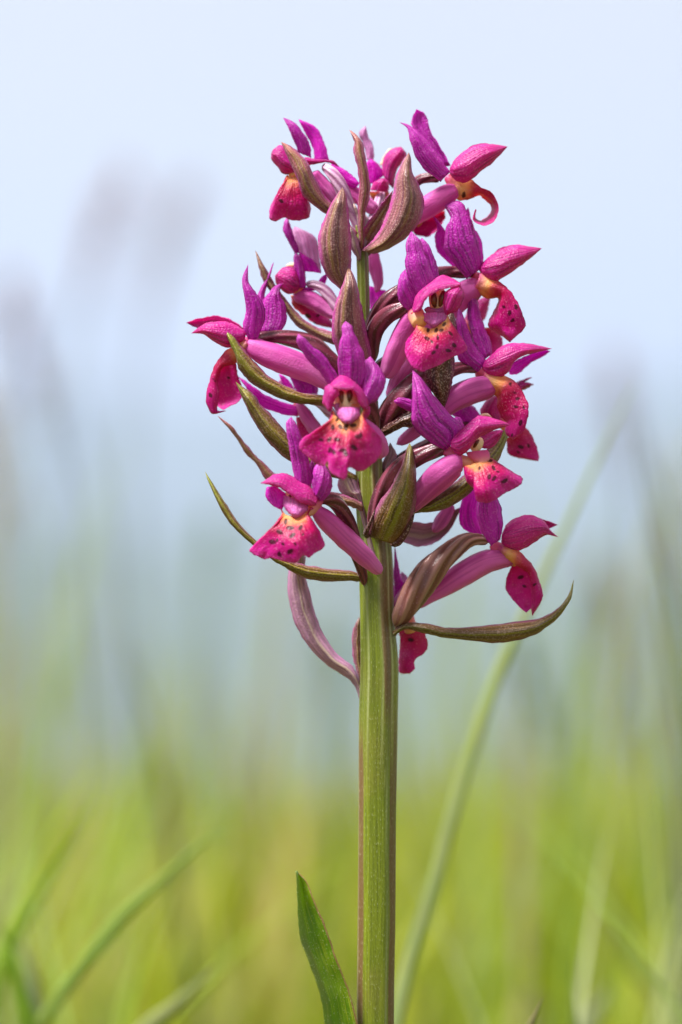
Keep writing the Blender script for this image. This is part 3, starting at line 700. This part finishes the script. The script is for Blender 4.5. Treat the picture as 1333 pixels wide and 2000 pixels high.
# --- rear flower at the left, bright petals
f = flower('c', '880,480,40 860,580,60 880,680,44', [45, 42, 45])
sep(f, 'c', '860,690 700,662 560,622 440,580 350,480 250,350', '890,560 760,540 600,480 430,400 330,330 240,265', '155,215', [40, 32, 36], 'sepal_bright')
sep(f, 'c', '770,430 700,320 655,240', '850,440 800,320 730,230', '640,185', [55, 60, 60], 'sepal_bright')
sep(f, 'c', '850,440 800,300 765,220', '1100,450 1095,330 950,250', '790,190', [50, 44, 50], 'sepal')
sep(f, 'c', '680,400 650,320 640,270', '760,420 720,350 690,300', '655,250', [62, 64, 62], 'sepal_pale')
spur(f, 'c', '860,520,40 920,620,66 1000,740,82 1080,850,82 1160,960,60', [40, 32, 25, 18, 10])
lip_side(f, 'c', '850,690 848,800 890,930', '930,700 980,830 1010,920', '960,1000', d=[48, 50, 48], bulge=8, rad0=.5)
ovary(f, 'c', '1000,460,60 1120,520,66 1240,640,60 1400,800,50 1560,960,36', [40, 30, 20, 10, 0], 'ovary_pale')

# --- bracts, from the top of the spike down
bract('a', '1480,2150 1250,1930 1020,1735 800,1565 620,1395 540,1180 450,950 370,760 300,610', '1560,2050 1380,1850 1160,1580 1000,1420 860,1150 760,950 690,800 560,690 420,570', '262,500',
      [-10, -22, -45, -40, -25], 'bract_pink', bulge=12, nu=40, wave=3)
bract('b', '420,1700 400,1230 398,1050 418,880 390,650 338,450 348,300', '470,1700 490,1280 542,1050 556,850 522,650 490,450 430,270', '290,160', [-12, -26, -28, -15], 'bract_pink', bulge=10, wave=3)
bract('b', '440,1720 600,1580 700,1430 770,1250 850,1000 880,800 950,620 1035,490', '600,1775 850,1685 1080,1512 1222,1310 1258,1100 1200,900 1105,700 1085,530', '1060,452', [-14, -45, -58, -50, -40], 'bract', bulge=30, keel=12, nu=40, nv=19)
bract('b', '425,1700 445,1480 560,1310 700,1120', '520,1720 650,1560 740,1400 820,1200', '848,950', [-8, -22, -34, -36], 'bract_pink', bulge=-8, keel=0)
bract('p', '672,572 640,541 625,502 622,465 636,422 657,383', '697,575 686,530 687,490 685,450 681,410 677,382', '669,366', [-20, -55, -66, -62, -50], 'bract', bulge=16, keel=6, nu=36, nv=17)
bract('D', '860,1700 700,1480 598,1200 598,950 640,750 720,540 770,380', '1060,1700 1112,1480 1065,1200 1012,950 962,700 920,500 850,340', '805,285', [-18, -60, -80, -84, -70], 'bract', bulge=16, keel=6, nu=40, nv=17)
bract('b', '400,1860 290,1650 275,1500', '440,1840 425,1700 350,1480', '255,1370', [-8, -20, -22], 'bract_pale', bulge=8, keel=2)
bract('b', '400,1500 370,1300 345,1200', '430,1500 430,1320 390,1200', '340,1115', [-6, -10, -10], 'bract_pale', bulge=5, keel=1)
bract('b', '420,1720 415,1500 425,1380', '480,1720 560,1500 550,1350', '490,1250', [-4, 6, 8], 'bract_pale', bulge=8, keel=1)
bract('C', '1440,830 1210,780 1050,705 900,600 800,440 700,335 640,200', '1440,760 1215,680 1080,640 960,560 850,430 760,310 680,170', '603,40', [5, 18, 24, 26, 24], 'bract', bulge=12, keel=0, nu=36)
bract('C', '1425,1200 1150,1175 1000,1165 850,1110 700,1020 600,920 500,800 430,710', '1425,1270 1150,1262 1000,1252 850,1222 680,1150 560,1070 480,980 440,860', '360,660', [-14, -48, -52, -50, -44], 'bract_olive', bulge=12, keel=4, nu=40)
bract('c', '1560,1470 1250,1400 950,1320 750,1200 600,1080 480,950 370,780 270,600 190,430', '1560,1390 1250,1220 950,1080 750,900 640,770 520,640 430,550 330,420 225,350', '128,278', [-15, -40, -50, -48, -42], 'bract_olive', bulge=12, keel=4, nu=40)
bract('H', '1260,720 900,640 700,590 550,532 470,412 390,330 330,230 270,150', '1260,670 900,600 740,560 632,502 520,400 430,310 350,210 290,130', '180,50', [5, 10, 10, 5], 'bract_pink', bulge=8, keel=2, nu=40)
bract('H', '1290,1320 1200,1312 1000,1312 850,1290 700,1212 600,1150 450,1035 300,900 200,750 120,580', '1280,1262 1200,1235 1000,1213 850,1190 720,1158 620,1110 480,1010 350,880 232,710 142,570', '84,478', [-22, -50, -62, -60, -50, -40], 'bract_olive', bulge=10, keel=4, nu=48)
fb = bract('I', '225,1250 262,1080 375,850 525,640 640,400 690,240', '590,1370 725,1150 785,950 812,700 802,450 775,260', '730,155', [-42, -90, -104, -100, -92], 'bract_olive', bulge=26, keel=6, nu=40, nv=21)
tube(fb, 'rolled_margin', M['bract_dark'], 'I', '330,930,10 280,1060,18 238,1160,26 214,1225,34 236,1280,22', d=[-92, -88, -76, -60, -50], n=26, nseg=14)
tube(fb, 'rolled_margin', M['bract_dark'], 'I', '790,880,10 770,1010,18 728,1140,26 665,1250,34 600,1325,42 545,1338,44 515,1312,26', d=[-98, -94, -88, -78, -66, -56, -46], n=34, nseg=14)
bract('p', '848,812 859,790 840,760 828,735 830,700 850,650', '858,812 871,790 881,760 886,733 888,700 893,650', '884,595', [-40, -62, -72, -72, -66], 'bract_dark', bulge=10, keel=4, nu=32)
bract('p', '742,852 758,850 785,835 810,830', '735,838 752,828 776,812 806,789', '855,775', [-18, -50, -66, -70], 'bract_dark', bulge=12, keel=3)
bract('e', '520,2200 280,1195 80,1080 0,920', '600,2150 362,1190 332,1000 282,850', '90,700', [-28, -20, -16, -14], 'bract_pale', bulge=12, keel=2)
bract('e', '690,860 660,740 640,640 710,450', '720,840 740,700 832,600 872,540', '760,330', [-5, 8, 14, 14], 'bract_pale', bulge=10, keel=2)
bract('e', '370,1330 230,1260 120,1230', '350,1190 220,1130 90,1090', '-20,1110', [-26, -34, -36], 'bract', bulge=10, keel=2)
bract('G', '90,1420 200,1372 380,1230 560,1110 700,960 800,850 880,750', '90,1440 200,1385 450,1347 640,1222 760,1090 860,970 925,830', '948,715', [-32, -55, -62, -45, -10, 10], 'bract_olive', bulge=14, keel=5, nu=40)
bract('J', '40,300 100,330 180,370 270,392 360,370 450,300', '40,240 100,250 200,230 300,240 380,220 440,180', '545,130', [15, 30, 42, 44, 46], 'bract_pale', bulge=-16, keel=-3)
bract('J', '90,945 180,888 300,893 450,918 620,913 850,888 1050,858 1170,790 1240,700', '100,975 175,930 300,957 450,987 620,1007 820,1016 1000,972 1150,872 1246,740', '1269,610', [-25, -40, -46, -46, -44, -40], 'bract_olive', bulge=10, keel=5, nu=48)
bract('K', '790,1560 740,1400 650,1300 480,1190 300,1010 180,800 110,560 108,350 150,200', '810,1500 775,1330 720,1210 560,1080 440,900 360,700 310,500 272,340 270,180', '225,90', [10, 24, 34, 34, 30], 'bract_pale', bulge=14, keel=5, nu=44)
bract('K', '790,1380 722,1150 704,1000 720,850', '820,1380 800,1100 800,950 800,830', '772,740', [5, 12, 16, 14], 'bract', bulge=8, keel=2)

# ------------------------------------------------------------------ ground, far hills, haze
def ground_z(x, y):
    z = .012 * mnoise.noise(Vector((x * 1.3, y * 1.3, 0))) * min(1, max(0, (math.hypot(x, y) - .15) / .5))
    if y > .75: z -= 0.11 * (y - .75) ** 1.1
    return max(z, -260)

def m_ground():
    t = NT('meadow_soil'); o = t.obj()
    c = t.mix(t.rng(t.noise(o, 9, 4), .35, .65), (.06, .085, .012, 1), (.10, .12, .02, 1))
    c = t.mix(t.rng(t.noise(o, 60, 3), .55, .7), c, (.09, .07, .03, 1))
    return t.finish(c, .9, 0, None, t.noise(o, 120, 3), .2, bdist=.004)
def m_hill():
    t = NT('wooded_hill'); o = t.obj()
    c = t.mix(t.rng(t.noise(o, .004, 5), .35, .65), (.035, .06, .035, 1), (.06, .085, .045, 1))
    return t.finish(c, .95, 0, None, None, .1)

def grid_obj(name, xs, ys, zf, mat):
    V = [(x, y, zf(x, y)) for y in ys for x in xs]; m = len(xs)
    F = [(i * m + j, i * m + j + 1, (i + 1) * m + j + 1, (i + 1) * m + j) for i in range(len(ys) - 1) for j in range(m - 1)]
    return link(name, V, F, mat)

ROOT_SAVE = ROOT; ROOT = np.zeros(3)
def spaced(a, b, n, p): return [math.copysign(abs(t) ** p, t) for t in np.linspace(a, b, n)]
xs = [9000 * t for t in spaced(-1, 1, 161, 5.5)]
ys = [-9000 * abs(t) ** 6 for t in np.linspace(1, 0.0, 60)] + [14000 * t ** 5 for t in np.linspace(0.05, 1, 160)]
tag(grid_obj('ground', xs, ys, ground_z, m_ground()), kind='structure')

def ridge(name, y0, depth, base, amp, f, seed):
    xs = np.linspace(-5200, 5200, 120); ys = np.linspace(y0 - depth, y0 + depth, 24)
    def zf(x, y):
        k = 1 - ((y - y0) / depth) ** 2
        h = base + amp * mnoise.fractal(Vector((x * f + seed, y * f * .6, seed)), .9, 2.1, 5)
        return -275 + (h + 275) * max(0, k) ** .8
    return tag(grid_obj(name, xs, ys, zf, HILL), kind='structure')
HILL = m_hill()
ridge('hills', 4200, 900, -60, 60, .0011, 3.1)
ridge('hills', 6300, 1200, 20, 90, .0008, 9.4)
ridge('hills', 9000, 1500, 330, 170, .0006, 17.7)

# ------------------------------------------------------------------ meadow behind the orchid
rng = random.Random(11)
def blade_data(base, h, lean, wid, az, tone, seg=5, tip=None, droop=.5):
    V = []; T = []
    lx, ly = math.cos(az), math.sin(az); sx, sy = -ly, lx
    for i in range(seg + 1):
        t = i / seg; r = lean * (t ** 1.7); z = h * (t - droop * .35 * lean / max(h, 1e-4) * t ** 3)
        w = wid * .5 * (1 - t ** 2.2) * (.75 + .5 * t) + 2e-5
        cx, cy = base[0] + lx * r, base[1] + ly * r
        V += [(cx - sx * w, cy - sy * w, base[2] + z), (cx + lx * w * .35, cy + ly * w * .35, base[2] + z - w * .3), (cx + sx * w, cy + sy * w, base[2] + z)]
        T += [tuple(tone[:3]) + (1,)] * 3
    F = [(3 * i + j, 3 * i + j + 1, 3 * i + j + 4, 3 * i + j + 3) for i in range(seg) for j in range(2)]
    return V, F, T
def tone(x=0, y=0):
    r = min(.999, max(0, rng.random() + .45 * mnoise.noise(Vector((x * 5, y * 3, 8)))))
    if r < .50: c = (.21, .255, .010)
    elif r < .80: c = (.29, .31, .02)
    elif r < .90: c = (.14, .24, .03)
    else: c = (.36, .27, .10)
    k = rng.uniform(.95, 1.55)
    return tuple(min(.5, q * k) for q in c)
V = []; F = []; T = []
def add(b):
    o = len(V); V.extend(b[0]); T.extend(b[2]); F.extend(tuple(i + o for i in f) for f in b[1])
for k in range(26000):
    # even cover of the flat top, denser near, none in the view corridor in front of the plant
    y = rng.uniform(0, 1) ** 1.3 * 4.2 - .7
    half = .28 + .30 * (y + .7)
    x = rng.uniform(-half, half)
    h = rng.uniform(.03, .085) * (1 + .25 * mnoise.noise(Vector((x * 3, y * 3, 4))))
    if y < .12: h = min(h, .05) * rng.uniform(.5, 1)
    elif y < .45: h *= .35 + .55 * (y - .12) / .33
    if math.hypot(x - ROOT_SAVE[0], y) < .012: continue
    if math.hypot(x, y + DIST) < .1: continue
    add(blade_data((x, y, ground_z(x, y) - .003), h, h * rng.uniform(.1, .8), rng.uniform(.002, .0042), rng.uniform(0, 6.283), tone(x, y), 4))
for k in range(1900):        # taller finer stalks standing out of the sward, in clumps
    y = .40 + rng.uniform(0, 1) ** 1.1 * 2.2; half = .12 + .15 * (y + .5); x = rng.uniform(-half, half)
    px = (x / (y + DIST)) * FPX                       # thinner straight behind the orchid, where the meadow opens
    den = .30 + .55 * min(1, abs(px + 40) / 560) + .6 * mnoise.noise(Vector((x * 2.6, y * 1.1, 2)))
    if rng.random() > den: continue
    h = .07 + .15 * rng.random() ** 2.2 * (.6 + .6 * min(1, abs(px) / 500))
    r = rng.random()
    tn = (.42, .33, .25) if r < .2 else (.32, .40, .15) if r < .6 else tone(x, y)
    add(blade_data((x, y, ground_z(x, y) - .003), h, h * rng.uniform(.05, .45), rng.uniform(.0018, .0036), rng.uniform(0, 6.283), tn, 5))
for k in range(90):          # fine near blades either side of the orchid
    s = -1 if rng.random() < .6 else 1
    y = rng.uniform(.09, .5); x = s * rng.uniform(.035, .09) * (y + .5) / .62
    h = rng.uniform(.07, .125); c = (.34, .46, .10) if rng.random() < .5 else (.44, .48, .22)
    add(blade_data((x, y, ground_z(x, y) - .003), h, h * rng.uniform(.2, .7), rng.uniform(.0009, .0022), rng.uniform(0, 6.283), c, 7))
tag(link('meadow_grass', V, F, M['grass'], None, None, {'tone': T}), 'dense short green meadow grass covering the ground behind the orchid', 'grass', kind='stuff')

def stalk(name, path, dist, rad, c, label, cat, group=None, head=None, flat=.35):
    """path: photo px points from the tip down, set at a distance; carried on to the ground"""
    pts = [at(px, py, d_) for (px, py), d_ in zip(path, lin(dist, len(path)))]
    a, b = pts[-2], pts[-1]; dr = (b - a) / np.linalg.norm(b - a); dr[2] = min(dr[2], -.6)
    for q in range(40):
        if pts[-1][2] < ground_z(pts[-1][0], pts[-1][1]): break
        dr = dr * .9 + np.array([0, 0, -1]) * .1; pts.append(pts[-1] + dr * .02)
    root = empty(name, (pts[-1][0], pts[-1][1], ground_z(pts[-1][0], pts[-1][1])))
    tag(root, label, cat, group)
    r0 = np.array(root.location)
    n = 48; p = crom(pts, n); tan = np.gradient(p, axis=0); tan /= np.linalg.norm(tan, axis=1, keepdims=True)
    Vs, Ts = [], []
    for i in range(n):
        t = i / (n - 1); r = rad * (min(1, .08 + 2.6 * t) if head is None else 1) * .5
        side = np.cross(tan[i], (0, 1, 0)); side /= np.linalg.norm(side); nn = np.cross(side, tan[i])
        for j in range(8):
            th = 2 * math.pi * j / 8
            Vs.append(p[i] - r0 + side * math.cos(th) * r + nn * math.sin(th) * r * flat); Ts.append(tuple(q * (.8 + .4 * rng.random() * .3) for q in c) + (1,))
    Fs = [(i * 8 + j, i * 8 + (j + 1) % 8, (i + 1) * 8 + (j + 1) % 8, (i + 1) * 8 + j) for i in range(n - 1) for j in range(8)]
    link('blade' if head is None else 'stalk', Vs, Fs, M['grass'], root, None, {'tone': Ts})
    if head:
        hl, hr, hc = head                     # seed head: many small spikelets round the top of the stalk
        Vh, Fh, Th = [], [], []
        top = p[0] + (p[0] - p[1]) / np.linalg.norm(p[0] - p[1]) * .004; m = np.searchsorted(np.cumsum(np.r_[0, np.linalg.norm(np.diff(p, axis=0), axis=1)]), hl)
        m = max(2, min(int(m), n - 2)); ax = crom(p[:m + 1], 40)
        for q in range(95):
            t = rng.random(); c0 = ax[int(t * 39)]; e = math.sin(math.pi * min(1, .12 + t * .9)) ** .7
            az = rng.uniform(0, 6.283); rr = hr * e * rng.uniform(.2, 1)
            dv = np.array([math.cos(az) * rr, math.sin(az) * rr, hr * rng.uniform(0, .6)])
            c1 = c0 + dv * .4; c2 = c0 + dv; wv = np.array([-math.sin(az), math.cos(az), .3]) * hr * .16; uv_ = np.array([0, 0, 1]) * hr * .2
            o = len(Vh)
            Vh += [c1 - r0, c1 * .5 + c2 * .5 + wv - r0, c1 * .5 + c2 * .5 - wv + uv_ - r0, c1 * .5 + c2 * .5 - wv - uv_ - r0, c2 + uv_ * 1.5 - r0]
            Fh += [(o, o + 1, o + 2), (o, o + 2, o + 3), (o, o + 3, o + 1), (o + 4, o + 2, o + 1), (o + 4, o + 3, o + 2), (o + 4, o + 1, o + 3)]
            k = rng.uniform(.7, 1.2); Th += [tuple(min(.9, v * k) for v in hc) + (1,)] * 5
        link('seed_head', Vh, Fh, M['grass'], root, None, {'tone': Th})
    return root

GB = (.20, .27, .05); PALE = (.40, .44, .17); DULL = (.22, .27, .10); PUR = (.50, .38, .46); BRN = (.42, .32, .22)
stalk('grass_sprig', [(1242, 745), (1190, 850), (1120, 1000), (1050, 1150), (975, 1310), (930, 1440), (890, 1570), (850, 1720), (800, 1880), (770, 2010)], [.64, .60, .58], .0023, (.36, .43, .14),
      'long pale grass blade leaning across behind the lowest right flower', 'grass sprig')
stalk('grass_sprig', [(445, 1622), (390, 1650), (320, 1715), (250, 1780), (190, 1850), (140, 1915), (90, 1985)], .60, .0023, (.36, .48, .10),
      'arching pale green grass blade bending over left of the orchid leaf', 'grass sprig')
stalk('grass_sprig', [(425, 1885), (380, 1930), (330, 1975), (280, 2020)], .60, .0034, PALE, 'short straw-tinted blade tip low between orchid leaf and arching blade', 'grass sprig')
stalk('grass_sprig', [(190, 1545), (130, 1660), (70, 1760), (20, 1850), (-10, 1950)], .64, .0024, (.30, .46, .03), 'bright green slanting blade beside the arching pale blade', 'grass sprig')
stalk('grass_sprig', [(1062, 1945), (1045, 1985), (1030, 2020)], .53, .0011, (.34, .30, .14), 'thin sharp reddish grass tip low beside the long leaning blade', 'grass sprig')
stalk('grass_sprig', [(1195, 1925), (1165, 1975), (1140, 2030)], .70, .0050, (.38, .42, .22), 'broad whitish blurred blade tip right of the thin reddish tip', 'grass sprig')
stalk('grass_sprig', [(1238, 790), (1262, 950), (1285, 1120), (1300, 1300), (1318, 1500), (1325, 1750)], .74, .0020, (.36, .4, .26), 'thin upright pale blade rising past the tip of the leaning blade', 'grass sprig')
stalk('grass_sprig', [(1255, 830), (1300, 990), (1330, 1120), (1350, 1300), (1352, 1500)], .80, .0022, DULL, 'dull outward-bending blade next to the thin upright pale blade', 'grass sprig')
stalk('grass_sprig', [(40, 1830), (60, 1900), (75, 2010)], .62, .0032, (.34, .40, .2), 'pale blade crossing the base of the bright slanting blade', 'grass sprig')
stalk('grass_sprig', [(240, 1240), (265, 1330), (300, 1430), (320, 1560), (345, 1720), (365, 1850)], .88, .0024, DULL, 'thin dark stalk standing left of the orchid stem', 'grass sprig')
stalk('grass_sprig', [(1140, 1620), (1180, 1740), (1230, 1850), (1290, 1960)], .82, .0030, (.3, .34, .12), 'blurred pale blade slanting away behind the broad whitish tip', 'grass sprig')
for (pth, dd, w_, c_, lb) in [
    ([(150, 1500), (90, 1620), (40, 1730), (-10, 1860)], .78, .0018, PALE, 'fine pale blade crossing behind the bright slanting blade'),
    ([(5, 1800), (25, 1880), (45, 1960), (60, 2020)], .60, .0034, (.26, .42, .03), 'bright green upright blade at the foot of the pale crossing blade'),
    ([(60, 1400), (30, 1560), (0, 1720), (-20, 1850)], .90, .0022, (.36, .42, .16), 'soft green blade rising outside the fine pale blade'),
    ([(1290, 980), (1305, 1150), (1316, 1350), (1328, 1600)], .72, .0016, (.42, .45, .26), 'hair-thin pale blade close to the thin upright blade'),
    ([(1215, 1180), (1235, 1330), (1262, 1500), (1285, 1700)], .95, .0024, (.36, .42, .16), 'soft green blade leaning into the upright pale pair'),
    ([(1120, 1850), (1118, 1930), (1122, 2020)], .60, .0016, (.26, .34, .05), 'narrow dark green blade between reddish tip and broad whitish tip'),
    ([(640, 1330), (646, 1480), (655, 1650), (662, 1850)], .95, .0028, (.30, .38, .10), 'soft green blade standing just behind the orchid stem')]:
    stalk('grass_sprig', pth, dd, w_, c_, lb, 'grass sprig')
G1 = 'tall blurred grasses with seed heads far behind'
heads = [([(255, 345), (215, 430), (170, 560), (140, 760), (190, 980), (215, 1250), (230, 1500)], 1.9, 'tall grass with dusky purple seed head leaning over left'),
         ([(375, 370), (330, 470), (285, 620), (265, 760), (255, 960), (270, 1250), (290, 1500)], 2.0, 'tall grass with greyish purple seed head beside the leaning one'),
         ([(20, 560), (45, 680), (90, 830), (125, 1000), (140, 1250), (150, 1500)], 1.7, 'tall grass with seed head nodding at the meadow edge, left group'),
         ([(-40, 780), (-10, 900), (20, 1080), (30, 1300), (40, 1500)], 1.6, 'rusty seed head grass standing outermost in the left group'),
         ([(1200, 700), (1215, 830), (1240, 1000), (1250, 1250), (1240, 1500)], 1.9, 'tall purple seed head grass behind the leaning pale blade tip'),
         ([(1340, 900), (1325, 1020), (1300, 1180), (1290, 1400)], 1.8, 'brownish seed head grass outermost on the right side'),
         ([(1170, 1110), (1180, 1200), (1190, 1350), (1195, 1550)], 1.7, 'short brown seed head grass beyond the right bract tip'),
         ([(420, 1010), (410, 1120), (395, 1280), (380, 1500)], 1.9, 'slender grass with green seed head left of the long curved bract'),
         ([(640, 1230), (648, 1320), (655, 1450), (650, 1700)], 1.5, 'green grass head close behind the orchid stem'),
         ([(1010, 1250), (1040, 1340), (1075, 1480), (1100, 1650)], 1.3, 'fresh green grass head under the long right bract')]
for i, (pth, dd, lb) in enumerate(heads):
    green = i in (7, 8, 9)
    stalk('grass_stalk', pth, dd, .0032, (.22, .28, .10) if green else (.22, .22, .12), lb, 'grass stalk', G1, head=(.075 if not green else .05, .012 if not green else .008, (.22, .34, .06) if green else (BRN if i in (3, 5, 6) else PUR)), flat=1.0)

# ------------------------------------------------------------------ haze over the valley
def box(name, a, b, mat):
    V = [(x, y, z) for x in (a[0], b[0]) for y in (a[1], b[1]) for z in (a[2], b[2])]
    F = [(0, 1, 3, 2), (4, 6, 7, 5), (0, 4, 5, 1), (2, 3, 7, 6), (0, 2, 6, 4), (1, 5, 7, 3)]
    return link(name, V, F, mat, smooth_sh=False)
hm = bpy.data.materials.new('valley_haze'); hm.use_nodes = True; hn = hm.node_tree; hn.nodes.clear()
ho = hn.nodes.new('ShaderNodeOutputMaterial'); hv = hn.nodes.new('ShaderNodeVolumePrincipled')
hv.inputs['Color'].default_value = (.55, .64, .86, 1); hv.inputs['Density'].default_value = 1.9e-4
hv.inputs['Anisotropy'].default_value = 0.2
hn.links.new(hv.outputs[0], ho.inputs['Volume'])
tag(box('haze', (-9200, -9200, -290), (9200, 14200, 640), hm), 'pale blue haze hanging over the far valley and hills', 'haze', kind='stuff')
